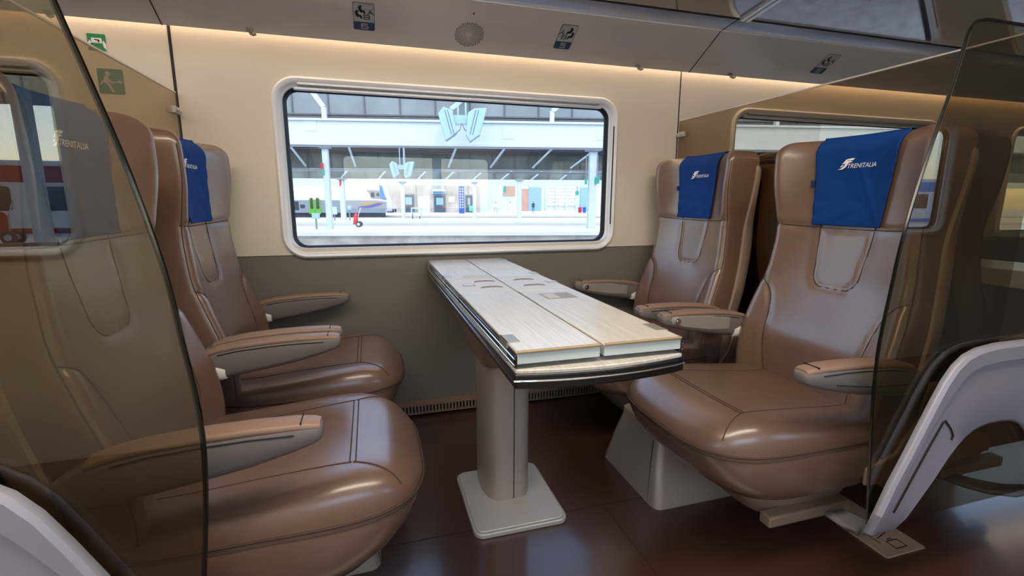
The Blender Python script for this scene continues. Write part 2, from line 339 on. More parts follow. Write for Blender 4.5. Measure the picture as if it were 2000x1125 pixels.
# round speaker grille : spiral of holes
sp = thing('speaker_grille', 'round perforated speaker in the rack panel between the two seat signs', 'speaker', slope(.4165, .088))
b = MB()
for i in range(10, 250):
    a = i * 2.39996; r = .0585 * math.sqrt(i / 250)
    u, v = r * math.cos(a), r * math.sin(a)
    fn = lambda p, q, t, u=u, v=v: Vector((u + p, 0, 0)) + SV * (v + q) + SN * t
    b.prism(circ(0, 0, .0011 + .0009 * (r / .0585), 6), fn, 0, .0010)
tag(b.build('hole_pattern', M['hole'], sp), kind='stuff')
b = MB(); fn = lambda p, q, t: Vector((p + .002, 0, 0)) + SV * (q + .098) + SN * t
b.prism(circ(0, 0, .003, 10), fn, 0, .0012); b.build('screw', M['hole'], sp)

# carriage lights: an added ceiling strip out of view, and the cove
for i, (y, x_a, x_b) in enumerate(((.30, -2.6, 1.5),)):  # unseen strip added to light the interior; ends early so the right bay stays dim
    t = thing('added_ceiling_light', 'long warm white light strip added out of view on the ceiling above the aisle', 'lamp', (0, y, ZC))
    b = MB(); b.box(x_a, x_b, -.19, .19, -.012, 0); b.build('housing', M['silver'], t)
    b = MB(); b.box(x_a + .02, x_b - .02, -.17, .17, -.020, -.012); b.build('diffuser', M['lampw'], t)
t = thing('cove_light', 'warm light strip hidden above the rack edge, washing the cream wall', 'lamp', (0, 2.13, 1.665))
b = MB(); b.box(X0 + .1, X1 - .1, -.006, .020, .012, .018); b.build('housing', M['silver'], t)
b = MB(); b.box(X0 + .12, X1 - .12, -.004, .018, 0, .012); b.build('diffuser', M['cove'], t)

# ------------------------------------------------------------------ seats (local x = d - .6 ; seat faces -x)
XO = .6
fD = smoothi([.28, .36, .45, .55, .65, .76, .86, .95, 1.05, 1.12, 1.2], [.865, .868, .862, .872, .902, .935, .953, .966, .976, .977, .982])
fW = smoothi([.28, .36, .5, .65, .76, .9, 1.05, 1.2], [.055, .06, .058, .050, .042, .052, .094, .094])
fH = smoothi([.28, .4, .55, .66, .75, .86, .92, 1.0, 1.1, 1.2], [.235, .262, .268, .262, .248, .236, .234, .242, .252, .256])
fT = smoothi([.28, .6, .9, 1.2], [.072, .072, .062, .06])
ZT, RT = 1.192, .045
def rf(z): return 0 if z < ZT - RT else 1 - math.sqrt(max(0, 1 - ((z - ZT + RT) / RT) ** 2))
UP = [(-.088, .912)] + [(-.088 + .012 * t / 6, .912 - .13 * t / 6) for t in range(1, 7)] + [(-.076 + .04 * (1 - math.cos(a)), .782 - .05 * math.sin(a)) for a in [R(15 * i) for i in range(1, 7)]]
UP = UP + [(-v, z) for v, z in UP[::-1]]
def sideseam(sg): return [(sg * v, z) for v, z in ((.243, .735), (.215, .715), (.192, .68), (.178, .62), (.170, .55), (.158, .47), (.145, .40), (.14, .36))]
def dense(pl, n=8):
    out = []
    P = np.array(pl); k = len(P)
    for i in range(k - 1):
        p0, p1, p2, p3 = P[max(i - 1, 0)], P[i], P[i + 1], P[min(i + 2, k - 1)]
        for t in np.arange(0, 1, 1 / n):
            out.append(tuple(.5 * ((2 * p1) + (-p0 + p2) * t + (2 * p0 - 5 * p1 + 4 * p2 - p3) * t ** 2 + (-p0 + 3 * p1 - 3 * p2 + p3) * t ** 3)))
    out.append(tuple(P[-1])); return out
BSEAMS = [dense(UP, 3), dense(sideseam(1)), dense(sideseam(-1)), [(v, .915 + .01 * abs(v / .23) ** 2) for v in np.linspace(-.232, .232, 50)],
          [(-.088, z) for z in np.linspace(.918, 1.15, 30)], [(.088, z) for z in np.linspace(.918, 1.15, 30)]]
BPTS = np.array([p for s in BSEAMS for p in s])
def back_front(v, z, groove=True):
    hw = fH(z); s = max(-1, min(1, v / hw)); a = abs(s)
    d = fD(z) - fW(z) * a ** 2.3
    if a > .86: d += .045 * (1 - math.sqrt(max(0, 1 - ((a - .86) / .14) ** 2)))
    d += rf(z) * RT
    # padding: small of the back swells forward between the side seams
    d -= .014 * math.exp(-((z - .56) / .10) ** 2) * max(0, 1 - (v / .2) ** 2)
    if groove:
        q = np.min((BPTS[:, 0] - v) ** 2 + (BPTS[:, 1] - z) ** 2); d += .0055 * math.exp(-q / .009 ** 2)
    return d
def make_seat():
    root = thing('train_seat', 'x', 'seat', (0, 0, 0), 0, 'brown leather seats around the table')
    # backrest
    zs = list(np.linspace(.29, ZT - RT, 84)) + [ZT - RT + RT * math.sin(R(a)) for a in (12, 24, 36, 48, 60, 70, 79, 86)]
    ts = np.sin(np.linspace(-1, 1, 61) * math.pi / 2)
    rings = []
    for z in zs:
        k = rf(z); hw = fH(z) - k * RT * .9; db = fD(z) + fT(z) - k * RT * .6; r = []
        for t in ts: r.append((back_front(t * hw, z) if k == 0 else back_front(t * fH(z) * .999, z), t * hw, z))
        e = r[-1][0]
        for q in (.3, .65): r.append((e + (db - e) * q, hw, z))
        for q in (1, .96, .6, 0, -.6, -.96, -1): r.append((db, hw * q, z))
        for q in (.65, .3): r.append((e + (db - e) * q, -hw, z))
        rings.append([(d - XO, v, zz) for d, v, zz in r])
    b = MB(); b.loft(rings); bk = b.build('backrest', M['leather'], root, angle=60)
    b = MB()
    for s in BSEAMS:
        b.tube([(back_front(v, z) - XO - .0012, v, z) for v, z in s], .0019, 5)
    for sg in (1, -1):
        b.tube([(back_front(sg * fH(z) * .985, z, False) - XO - .0006, sg * fH(z) * .985, z) for z in np.linspace(.34, 1.15, 70)], .0015, 5)
    b.build('stitching', M['seam'], bk)
    # hard shell behind
    zs2 = list(np.linspace(.20, 1.115, 40)) + [1.115 + .03 * math.sin(R(a)) for a in (25, 50, 70, 85)]
    rings = []
    for z in zs2:
        q = 0 if z < 1.115 else 1 - math.sqrt(max(0, 1 - ((z - 1.115) / .03) ** 2))
        zz = max(z, .30); d0 = fD(zz) + fT(zz) - .012; d1 = min(d0 + .058, 1.060) - q * .02; hw = fH(zz) + .008 - q * .03
        rings.append([(d - XO, v, z) for d, v in ((d0, hw - .004), (d0 + .004, hw), (d1 - .02, hw), (d1 - .006, hw - .008), (d1, hw - .03), (d1, 0), (d1, -hw + .03), (d1 - .006, -hw + .008), (d1 - .02, -hw), (d0 + .004, -hw), (d0, -hw + .004))])
    b = MB(); b.loft(rings); sh = b.build('back_shell', M['shell'], root, angle=45)
    b = MB()
    rows = []
    for z in np.linspace(.42, 1.08, 12):
        d0 = fD(z) + fT(z) - .012; d1 = min(d0 + .058, 1.060); rows.append((d1 - XO + .0012, z))
    for i in range(len(rows) - 1):
        (xa, za), (xb, zb) = rows[i], rows[i + 1]
        q = [b.v(p) for p in ((xa, -.2, za), (xa, .2, za), (xb, .2, zb), (xb, -.2, zb), (xa - .003, -.2, za), (xa - .003, .2, za), (xb - .003, .2, zb), (xb - .003, -.2, zb))]
        b.f(q[:4]); b.f([q[0], q[3], q[7], q[4]]); b.f([q[1], q[2], q[6], q[5]])
    b.build('back_panel', M['shell_dark'], sh)
    # cushion
    F0, R0, W0 = .322, .92, .268
    ztop = smoothi([.30, .35, .40, .46, .55, .65, .78, .95], [.392, .425, .446, .452, .446, .436, .424, .42], .02)
    def outline(f, r, w_, n=84, e=3.5):
        o = []
        for i in range(n):
            a = 2 * math.pi * i / n; c, s = math.cos(a), math.sin(a); ee = e if c > 0 else 6
            o.append(((f + r) / 2 - (r - f) / 2 * math.copysign(abs(c) ** (2 / ee), c), w_ * math.copysign(abs(s) ** (2 / ee), s)))
        return o
    CS = [[(.47, v) for v in np.linspace(-.165, .165, 24)], [(.482, v) for v in np.linspace(-.165, .165, 24)]]
    for sg in (1, -1):
        CS.append(dense([(.475, sg * .165), (.44, sg * .180), (.405, sg * .198), (.380, sg * .211)], 6))
        CS.append(dense([(.478, sg * .165), (.58, sg * .158), (.70, sg * .152), (.84, sg * .150)], 6))
    CP = np.array([p for s in CS for p in s])
    ZP = .378
    def ctop(d, v):
        r = max(abs((d - .621) / .299), 1e-6); e = 3.5 if d < .621 else 6
        rr = min(1, (r ** e + abs(v / W0) ** e) ** (1 / e))
        z = ZP + (ztop(d) + .010 * (v / W0) ** 2 - ZP) * math.sqrt(max(0, 1 - rr ** 12))
        q = np.min((CP[:, 0] - d) ** 2 + (CP[:, 1] - v) ** 2)
        return z - .0012 * math.exp(-q / .010 ** 2)
    rings = []
    for z, f, r, w_ in ((.228, .50, .80, .20), (.231, .465, .86, .235), (.245, .42, .885, .256), (.275, .378, .905, .266), (.31, .348, .915, .270), (.345, .331, .92, .271), (.370, .3225, .92, .270)):
        rings.append([(d - XO, v, z) for d, v in outline(f, r, w_)])
    base = outline(F0, R0, W0)
    for k in (1, .998, .992, .983, .97, .955, .935, .91, .88, .85, .81, .77, .73, .68, .62, .55, .47, .38, .28, .16, .05):
        rr = []
        for d, v in base:
            dd, vv = .621 + (d - .621) * k, v * k; rr.append((dd - XO, vv, ctop(dd, vv) if k < 1 else ZP))
        rings.append(rr)
    b = MB(); b.loft(rings); cu = b.build('seat_cushion', M['leather'], root, angle=70)
    b = MB(); b.tube([(d - XO, v, ZP + .001) for d, v in outline(F0 - .0025, R0, W0 + .0025, 90)], .0028, 6, closed=True)
    b.tube([(d - XO, v, ZP - .010) for d, v in outline(F0 - .0012, R0, W0 + .0022, 90)], .0011, 5, closed=True)
    for s in CS: b.tube([(d - XO, v, ctop(d, v) + .0008) for d, v in s], .0016, 5)
    b.build('piping', M['seam'], cu)
    # lower tray under the cushion
    rings = []
    for z, f, r, w_ in ((.105, .64, .80, .12), (.108, .60, .84, .15), (.125, .57, .87, .168), (.17, .545, .92, .172), (.20, .52, .96, .178), (.226, .50, .98, .19)):
        rings.append([(d - XO, v, z) for d, v in outline(f, r, w_, 40, 4)])
    b = MB(); b.loft(rings); tr = b.build('seat_tray', M['shell'], root, angle=60)
    for q in (-.182, .182):
        b = MB(); b.box(.57 - XO, .86 - XO, q - .02, q + .02, .118, .152); b.build('side_bracket', M['shell'], tr, bevel=.006)
    for sg in (1, -1):                                          # side link between cushion and back
        b = MB(); b.prism([(.80, .25), (.93, .24), (1.0, .38), (1.02, .52), (.985, .52), (.95, .40), (.90, .33), (.80, .30)], lambda u, v, a: (u - XO, a, v), sg * .262, sg * .274)
        b.build('side_link', M['shell'], root, bevel=.005)
    # armrests
    for sg in (1, -1):
        def ring(d, zt, zb, hw, n=16, e=3.4):
            o = []
            for i in range(n):
                a = 2 * math.pi * i / n; c, s = math.cos(a), math.sin(a)
                o.append((d - XO, sg * .286 + hw * math.copysign(abs(c) ** (2 / e), c), (zt + zb) / 2 + (zt - zb) / 2 * math.copysign(abs(s) ** (2 / e), s)))
            return o
        st = [(.514, .603, .588, .014), (.518, .609, .580, .020), (.53, .612, .573, .024), (.56, .615, .563, .026), (.63, .616, .545, .027), (.70, .614, .532, .027), (.78, .608, .520, .027), (.83, .600, .513, .026), (.865, .590, .512, .024), (.90, .572, .520, .020), (.915, .56, .53, .014)]
        b = MB(); b.loft([ring(*q) for q in st]); ar = b.build('armrest', M['armbody'], root, angle=50)
        b = MB(); b.loft([ring(d, zt + .0035, zt - .014, hw * .93) for d, zt, zb, hw in st[1:9]]); b.build('arm_pad', M['armpad'], ar, angle=50)
        b = MB(); b.tube([(d - XO, sg * .286 + k * .0262, zt - .016) for k in (-1,) for d, zt, zb, hw in st[3:8]], .0012, 5); b.tube([(d - XO, sg * .286 + .0262, zt - .016) for d, zt, zb, hw in st[3:8]], .0012, 5)
        b.box(.548 - XO, .5495 - XO, sg * .286 - .022, sg * .286 + .022, .6155, .6195); b.build('groove', M['seamdark'], ar)
        b = MB(); b.loft([ring(d, zm, zb - .003, .0285) for d, zm, zb in ((.815, .548, .5155), (.83, .556, .512), (.845, .562, .510), (.858, .566, .510))]); tag(b.build('hinge_cap', M['cap'], ar, angle=50), 'white curved hinge cap')
        if sg == 1:
            b = MB(); b.prism([(.545, .592), (.55, .603), (.57, .606), (.70, .600), (.79, .590), (.79, .545), (.70, .550), (.60, .566), (.55, .580)], lambda u, v, a: (u - XO, a, v), .2585, .262); b.build('side_plate', M['silver'], ar, bevel=.002)
            b = MB(); b.cyl((.568 - XO, .2605, .590), (.568 - XO, .251, .590), .0105); b.cyl((.568 - XO, .252, .590), (.568 - XO, .247, .590), .006, .0045); tag(b.build('recline_button', M['chrome'], ar), 'round chrome button')
        else:
            b = MB(); pts = dense([(.60, .573), (.70, .559), (.80, .551), (.84, .551)], 4)
            b.tube([(d - XO, -.3135, z) for d, z in pts], .001, 5); b.build('side_groove', M['seamdark'], ar)
    # headrest cover
    def cov(t, q):                                               # t: along the cloth, q: -1..1 across
        h = .108 + .024 * t; v = q * h
        if t < .80: z = .925 + (1.147 - .925) * t / .8; d = back_front(v, z, False) - .006
        elif t < .93: a = (t - .8) / .13; z = ZT - RT + (RT + .005) * math.sin(a * math.pi / 2); d = back_front(v, min(z, ZT - .002), False) - .006 + .0
        else: a = (t - .93) / .07; z = ZT + .005 - .004 * a; d0 = back_front(v, ZT - .002, False); d = d0 + .03 * a
        wr = .0016 * math.sin(31 * v + 9 * z + 1.3 * math.sin(40 * z)) + .0012 * math.sin(70 * z + 24 * v)
        wr += .0022 * math.exp(-((v + .05 - .5 * (z - 1.03)) / .008) ** 2)
        return (d - XO - abs(wr) * 1.2 - .0008, v, z)
    rows = [[cov(t, q) for q in np.linspace(-1, 1, 41)] for t in np.linspace(0, 1, 60)]
    b = MB(); b.loft(rows, cap=False, close=False); cv = b.build('headrest_cover', M['cloth'], root, angle=80)
    tag(cv, 'blue fabric headrest cover with white lettering')
    so_ = cv.modifiers.new('thick', 'SOLIDIFY'); so_.thickness = .0025; so_.offset = 0
    b = MB(); b.box(back_front(.128, 1.06, False) - XO - .010, back_front(.128, 1.06, False) - XO - .002, .120, .130, 1.045, 1.065); b.build('tag', M['tag'], cv)
    def onc(u, s):                                               # u right as read, s up, metres; centre of print
        v = -u; z = 1.108 + s; return (back_front(v, z, False) - XO - .0125, v, z)
    b = MB(); vv, ff = text2d('TRENITALIA', .22); sc_ = .0185
    mx = max(p[0] for p in vv); k = .092 / mx
    q = [b.v(onc(-.028 + p[0] * k, -.010 + p[1] * sc_)) for p in vv]
    for f in ff: b.f([q[i] for i in f])
    sw = [[(-.062, -.014), (-.045, -.013), (-.034, -.006), (-.026, .006), (-.012, .008), (-.022, .012), (-.036, .010), (-.040, -.002), (-.048, -.009)],
          [(-.048, .003), (-.036, .016), (-.018, .019), (-.006, .018), (-.013, .0125), (-.030, .013), (-.038, .004)], [(-.054, -.006), (-.048, .000), (-.042, .001), (-.048, -.006)]]
    for p in sw:
        lo = [b.v(onc(u * .9 + .0, s)) for u, s in p]; b.f(lo)
    tag(b.build('lettering', M['white'], cv), 'white printed lettering')
    return root
proto = make_seat()
SEATS = [(XC + XO + .018, 1.115, 0, 'brown leather seat right of the table, nearest the camera on the right'), (XC + XO, 1.805, 0, 'brown leather seat right of the table, against the window wall'),
         (XC - XO, 1.15, math.pi, 'brown leather seat left of the table, large behind the left glass screen'), (XC - XO, 1.805, math.pi, 'brown leather seat left of the table, against the window wall'),
         (XC + PITCH - XO, 1.15, math.pi, 'dark seat beyond the right glass screen, back to back with the near right seat'), (XC + PITCH - XO, 1.805, math.pi, 'dark perforated seat back beyond the glass, behind the right window seat'),
         (XC - PITCH + XO, 1.15, 0, 'seat added to darken the space beyond the left glass screen, back to back with the near left seat')]  # this last seat is added to keep the space behind the left screen dark
for i, (x, y, a, lb) in enumerate(SEATS):
    o = proto if i == 0 else copy_tree(proto)
    o.location = (x, y, 0); o.rotation_euler.z = a; o['label'] = lb
    if i > 3: o['group'] = 'seats of the neighbouring bays'
for o, sg in ((proto, -1), (bpy.data.objects['train_seat.002'], 1)):
    for ar in [c for c in o.children if c.name.startswith('armrest')]:
        for c in list(ar.children):
            if c.name.startswith('hinge_cap') and sg * sum(v.co.y for v in c.data.vertices) > 0: bpy.data.objects.remove(c)
def pedestal(x, rz, label):
    t = thing('seat_pedestal', label, 'pedestal', (x, 1.395, 0), rz, 'pedestals under the seat pairs')
    def rr(d0, d1, y0, y1, z, r): return [(u - XO, v, z) for u, v in rrect(d0, d1, y0, y1, r, 5)]
    b = MB(); b.loft([rr(.432, .83, -.185, .19, 0, .03), rr(.435, .83, -.182, .187, .02, .03), rr(.452, .82, -.15, .165, .11, .03), rr(.475, .80, -.12, .14, .20, .03), rr(.478, .80, -.118, .138, .228, .03)]); p = b.build('foot', M['silver'], t, angle=45)
    for y0, y1 in ((-.135, -.09), (.165, .125)):
        b = MB(); b.tube([(.4335 - XO, y0, .004), (.4523 - XO, y0 + (y1 - y0) * .5, .11), (.4738 - XO, y1, .20)], .0016, 5)
        b.build('panel_joint', M['seamdark'], p)
    b = MB(); b.box(.60 - XO, .76 - XO, -.05, .19, .19, .224); b.build('crossbeam', M['shell'], t, bevel=.006)
pedestal(XC + XO, 0, 'grey tapered pedestal under the right pair of seats')
t_ = pedestal(XC - XO, math.pi, 'grey tapered pedestal under the left pair of seats')

# ------------------------------------------------------------------ table
tb = thing('folding_table', 'long folding table with pale wood leaves between the facing seats', 'table', (.4055, 1.41, 0))
ox, oy = .4055, 1.41
L = lambda u, v, a: (u - ox, v - oy, a)
b = MB(); b.prism(rrect(.256, .556, 1.238, 1.583, .03), L, 0, .016); b.prism(rrect(.262, .550, 1.244, 1.577, .028), L, .016, .022); b.build('base_plate', M['plate'], tb, bevel=.005)
def lens(x0, x1, y0, y1, z):
    o = []
    for i in range(40):
        a = 2 * math.pi * i / 40; c, s = math.cos(a), math.sin(a)
        o.append((x0 + (x1 - x0) / 2 * (1 + math.copysign(abs(c) ** .5, c)) - ox, y0 + (y1 - y0) / 2 * (1 + math.copysign(abs(s) ** .85, s)) - oy, z))
    return o
b = MB(); b.loft([lens(.324, .486, 1.375, 1.60, z) for z in (.02, .62)]); co = b.build('column', M['silver'], tb, angle=50)
b = MB(); b.box(.4145 - ox, .4165 - ox, 1.373 - oy, 1.38 - oy, .024, .5); b.build('column_joint', M['seamdark'], co)
b = MB(); b.loft([[(u - ox, v - oy, z) for u, v in rrect(a, c, d, e, .05, 6)] for z, a, c, d, e in ((.488, .318, .498, 1.36, 1.615), (.50, .315, .50, 1.35, 1.63), (.57, .29, .53, 1.27, 1.72), (.63, .268, .55, 1.20, 1.80), (.668, .262, .56, 1.17, 1.83))]); b.build('support_hub', M['shell'], tb, angle=60)
def curved(x0, x1, y0, y1, bow, n=14): return [(x0 + (x1 - x0) * i / n, y0 - bow * (1 - (2 * i / n - 1) ** 2)) for i in range(n + 1)] + [(x1, y1), (x0, y1)]
b = MB(); b.prism(curved(.2385, .5855, .779, 2.138, .020), L, .690, .700); ll = b.build('lower_leaf', M['wood'], tb, bevel=.002)
b = MB(); b.prism(curved(.2355, .5885, .775, 2.139, .020), L, .664, .6935); b.build('rubber_edge', M['black'], ll, bevel=.004)
b = MB()
for z in (.6805,): b.tube([L(u, v, z) for u, v in curved(.2350, .5890, .7745, 2.139, .020)], .0019, 6, closed=True)
tag(b.build('edge_strip', M['chrome'], ll), 'bright chrome edge strip')
for x0, x1, sd in ((.2395, .4060, -1), (.4115, .5825, 1)):
    def seg(y0, y1, nm, m, front=False):
        b = MB(); b.prism([(x0, y0), (x1, y0), (x1, y1), (x0, y1)], L, .7285, .735); lf = b.build(nm, m, tb, bevel=.0025)
        b = MB(); b.prism([(x0 + .002, y0 + .001), (x1 - .002, y0 + .001), (x1 - .002, y1 - .0005), (x0 + .002, y1 - .0005)], L, .710, .7285); b.build('leaf_body', M['leafside'], lf)
        b = MB(); b.box(x0 + .004 - ox, x1 - .004 - ox, y0 + (.05 if front else 0) - oy, y1 - oy, .7002, .710); b.build('leaf_spacer', M['black'], lf)
        if front:
            b = MB(); b.tube([L(x0 + .002, y0, .733), L(x1 - .002, y0, .733)], .003, 8); b.build('front_highlight', M['leafglint'], lf)  # golden highlight along the front edge, put in as a coloured bead
        xe = x0 if sd < 0 else x1
        b = MB(); b.box(xe - .0035 - ox, xe + .0035 - ox, y0 + .002 - oy, y1 - oy, .7025, .727); b.build('side_rubber', M['black'], lf, bevel=.002)
        b = MB(); b.tube([L(xe + sd * .0035, y0 + .002, .720), L(xe + sd * .0035, y1, .720)], .0015, 6); b.tube([L(xe + sd * .0035, y0 + .002, .708), L(xe + sd * .0035, y1, .708)], .0015, 6); b.build('side_strip', M['chrome'], lf)
        return lf
    a = seg(.779, 1.328, 'front_leaf', M['wood'], True)
    c = seg(1.334, 1.582, 'cup_panel', M['cup'])
    d = seg(1.588, 2.134, 'rear_leaf', M['wood'])
    xe = x0 if sd < 0 else x1
    for lf, ys in ((a, (.83, .885)), (d, (1.62, 1.68)), (d, (2.05, 2.11))):
        b = MB(); xi = xe - sd * .024
        b.box(min(xe, xi) - (.004 if sd < 0 else 0) - ox, max(xe, xi) + (.004 if sd > 0 else 0) - ox, ys[0] - oy, ys[1] - oy, .7345, .7362); b.box(xe - .004 - ox if sd < 0 else xe - ox, xe - ox if sd < 0 else xe + .004 - ox, ys[0] - oy, ys[1] - oy, .70, .7362)
        b.build('hinge', M['metal'], lf, bevel=.001)
    for cx, cy in (((.352, 1.508), (.350, 1.398)) if sd < 0 else ((.489, 1.510), (.488, 1.398))):
        n = 16; up = [(cx + .034 * math.cos(R(180 - 180 * i / n)), cy + .022 * math.sin(R(180 * i / n)) ** .9) for i in range(n + 1)]
        lo = [(cx + .030 * math.cos(R(180 * i / n)), cy + .008 * math.sin(R(180 * i / n))) for i in range(1, n)]
        b = MB(); b.prism(up + lo, L, .7348, .7356); cc = b.build('cup_recess', M['cupin'], c)
        b = MB(); b.tube([L(u, v, .7356) for u, v in up], .0016, 6); b.build('recess_rim', M['shell'], cc)
    lx = .29 if sd < 0 else .568
    b = MB(); b.prism(rrect(lx - .019, lx + .019, 1.443, 1.474, .004), L, .7348, .7354); cc = b.build('catch', M['cupin'], c)
    b = MB(); b.prism(rrect(lx - .015, lx + .015, 1.450, 1.472, .003), L, .7352, .7360); b.build('catch_tab', M['cup'], cc)
    if sd > 0:
        b = MB(); b.prism([(.455, 1.192), (.545, 1.192), (.545, 1.272), (.455, 1.272)], L, .7349, .7354); s1 = b.build('sticker', M['sticker'], a)
        b = MB(); b.prism([(.462, 1.20), (.497, 1.20), (.497, 1.262), (.462, 1.262)], L, .7353, .7357); b.build('sticker_patch', M['sticker2'], s1)
    else:
        b = MB(); b.prism([(.30, 1.602), (.40, 1.602), (.40, 1.664), (.30, 1.664)], L, .7349, .7353); b.build('sticker', M['sticker2'], d)

# ------------------------------------------------------------------ glass partition screens with arch fairings
def screen(xc, label, plate_label):
    t = thing('partition_screen', label, 'glass screen', (xc, .74, 0), 0, 'glass partition screens')
    YA, YB = .737, .752
    # arch: rows of (outer, inner) in local x (x<0 is the table side), mirrored
    half = [((-.285, .972, .118), (-.235, .972, .118)), ((-.305, .90, .126), (-.238, .90, .126)), ((-.325, .845, .140), (-.245, .845, .138)), ((-.350, .79, .168), (-.262, .79, .160)), ((-.372, .755, .205), (-.278, .757, .190)),
            ((-.375, YA, .265), (-.272, YA, .235)), ((-.345, YA, .335), (-.235, YA, .278)), ((-.310, YA, .402), (-.196, YA, .325)), ((-.278, YA, .467), (-.162, YA, .372)), ((-.247, YA, .530), (-.135, YA, .402)),
            ((-.220, YA, .580), (-.110, YA, .424)), ((-.195, YA, .613), (-.085, YA, .438)), ((-.165, YA, .636), (-.06, YA, .446)), ((-.125, YA, .649), (-.035, YA, .450)), ((-.06, YA, .656), (-.015, YA, .451))]
    full = half + [((-a[0], a[1], a[2]), (-b_[0], b_[1], b_[2])) for a, b_ in half[::-1]]
    rows = []
    for o, i in full:
        o, i = Vector(o), Vector(i); r = []
        flat = 1 if abs(o.y - YA) < .03 else 0
        L_ = (i - o).length
        wr = .015 + .021 * min(1, max(0, (o.z - .45) / .15))
        for q, lift in ((0, -.004), (.003 / L_, .005), (.007 / L_, .008), (wr / L_, .008), ((wr + .005) / L_, .001), (.55, 0), (.96, 0), (1, -.004)):
            p = o.lerp(i, min(q, 1)); r.append(Vector((p.x, p.y - .74 - lift * flat, p.z + (lift * .4 if not flat else 0))))
        rows.append(r)
    b = MB(); b.loft(rows, cap=False, close=False); ar = b.build('arch_fairing', M['fairing'], t, angle=28)
    m_ = ar.modifiers.new('thick', 'SOLIDIFY'); m_.thickness = .014; m_.offset = 0
    y = -.0122
    for sg in (1, -1):
        b = MB()
        pl = [(sg * -.326, .262), (sg * -.288, .335), (sg * -.248, .41), (sg * -.208, .480), (sg * -.201, .483), (sg * -.176, .458), (sg * -.164, .440), (sg * -.168, .428)]
        b.tube([(u, y, v) for u, v in pl], .0022, 5); b.build('panel_groove', M['seamdark'], ar)
    # side pane
    ed = [(-.365, .21), (-.395, .43), (-.412, .58), (-.415, .69), (-.405, .80), (-.395, .90), (-.37, 1.03), (-.342, 1.14), (-.315, 1.24), (-.298, 1.32), (-.288, 1.353), (-.27, 1.369), (-.24, 1.374)]
    pts = dense(ed, 3); poly = pts + [(-u, v) for u, v in pts[::-1]]
    b = MB(); b.prism(poly, lambda u, v, a: (u, a - .74, v), YB, YB + .008); sp_ = b.build('side_pane', M['paneB'], t)
    b = MB(); b.tube([(u, YB + .004 - .74, v) for u, v in poly], .0038, 6); b.build('pane_edge', M['gedge'], sp_)
    # cross pane from the wall to the aisle
    b = MB(); b.box(-.004, .004, .022, 2.140 - .74, .50, 1.388); cp = b.build('cross_pane', M['paneA'], t)
    b = MB(); b.box(-.0042, .0042, .022, 2.140 - .74, 1.386, 1.390); b.build('pane_rim', M['edge'], cp)
    b = MB(); b.box(-.014, .014, 2.085 - .74, 2.13 - .74, 1.308, 1.332); b.cyl((0, 2.125 - .74, 1.32), (0, 2.155 - .74, 1.32), .011); b.cyl((.013, 2.105 - .74, 1.32), (.022, 2.105 - .74, 1.32), .008); b.cyl((-.013, 2.105 - .74, 1.32), (-.022, 2.105 - .74, 1.32), .008); b.build('wall_clamp', M['plate'], t, bevel=.002)
    p = thing('floor_plate', plate_label, 'floor plate', (xc, .84, 0), 0, 'steel plates on the floor under the glass screens')
    b = MB(); b.prism([(-.136, 0), (.01, 0), (.014, .006), (.014, 1.25), (-.14, 1.25), (-.14, .006)], XY, 0, .005); pb = b.build('plate', M['shell'], p, bevel=.002)
    ic = stroke([(-.075, .02), (-.035, .02), (-.035, .05), (-.075, .05), (-.075, .02)], .003) + stroke([(-.062, .05), (-.062, .058), (-.048, .058), (-.048, .05)], .0025) + stroke([(-.10, .05), (-.10, .09)], .0025)
    ic += stroke([(-.085, .068), (-.02, .085)], .0025) + stroke([(-.05, .10), (-.01, .085)], .003)
    b = MB()
    for q in ic: b.prism(q, XY, .0048, .0056)
    b.build('pictogram', M['signk'], pb)
screen(SEAM_R, 'tinted glass screen with grey arched base at the right edge', 'steel floor plate with a luggage pictogram under the right screen')
screen(SEAM_L, 'tinted glass screen with grey arched base at the left edge', 'steel floor plate under the left screen')

# table of the next bay, seen dark through the glass
nt_ = thing('folding_table', 'dark table of the next bay, seen through the right glass screen', 'table', (XC + PITCH, 1.41, 0))
b = MB(); b.box(-.17, .17, -.63, .72, .665, .735); b.build('leaf', M['wood'], nt_, bevel=.004)
b = MB(); b.loft([lens(.324, .486, 1.375, 1.60, z) for z in (0, .67)]); b.build('column', M['silver'], nt_)

# emergency stickers on the left wall
def sticker(name, label, x0, x1, z0, z1, shapes, base):
    t = thing(name, label, 'sign', (x0, WY - .0003, z0)); W_, H_ = x1 - x0, z1 - z0
    fn = lambda u, v, a: (u, -a, v)
    decal('sign_face', [rrect(0, W_, 0, H_, .004)], base, t, fn, 0, .001)
    for nm, polys, m in shapes: decal(nm, [place(p, 0, 0, W_, H_) for p in polys], m, t, fn, .0008, .0018)
sticker('emergency_sign', 'small green sign with white hands pulling a window seal', -.921, -.866, 1.516, 1.572,
        [('pictogram', [[(.22, .45), (.78, .45), (.78, .75), (.22, .75)], [(0, .15), (.10, .22), (.20, .50), (.14, .62), (.02, .45)], [(1, .05), (.86, .22), (.80, .50), (.86, .62), (1, .40)]], M['white']), ('red_mark', stroke([(.42, .65), (.62, .62), (.62, .52)], .07), M['red'])], M['green'])
sticker('emergency_sign', 'dark green sign of a man with a hammer, behind the left glass', -.906, -.828, 1.372, 1.458,
        [('pictogram', [circ(.40, .80, .10), [(.20, .48), (.26, .72), (.40, .70), (.48, .50), (.40, .42), (.26, .42)], [(.42, .60), (.62, .46), (.58, .40), (.40, .50)], [(.30, .44), (.46, .44), (.52, .26), (.62, .08), (.50, .08), (.40, .28)], [(.18, .55), (.06, .40), (.10, .36), (.24, .50)]] + stroke([(.60, .48), (.80, .50)], .04) + [[(.76, .46), (.90, .42), (.92, .54), (.80, .58)]], M['sticker2'])], M['greend'])

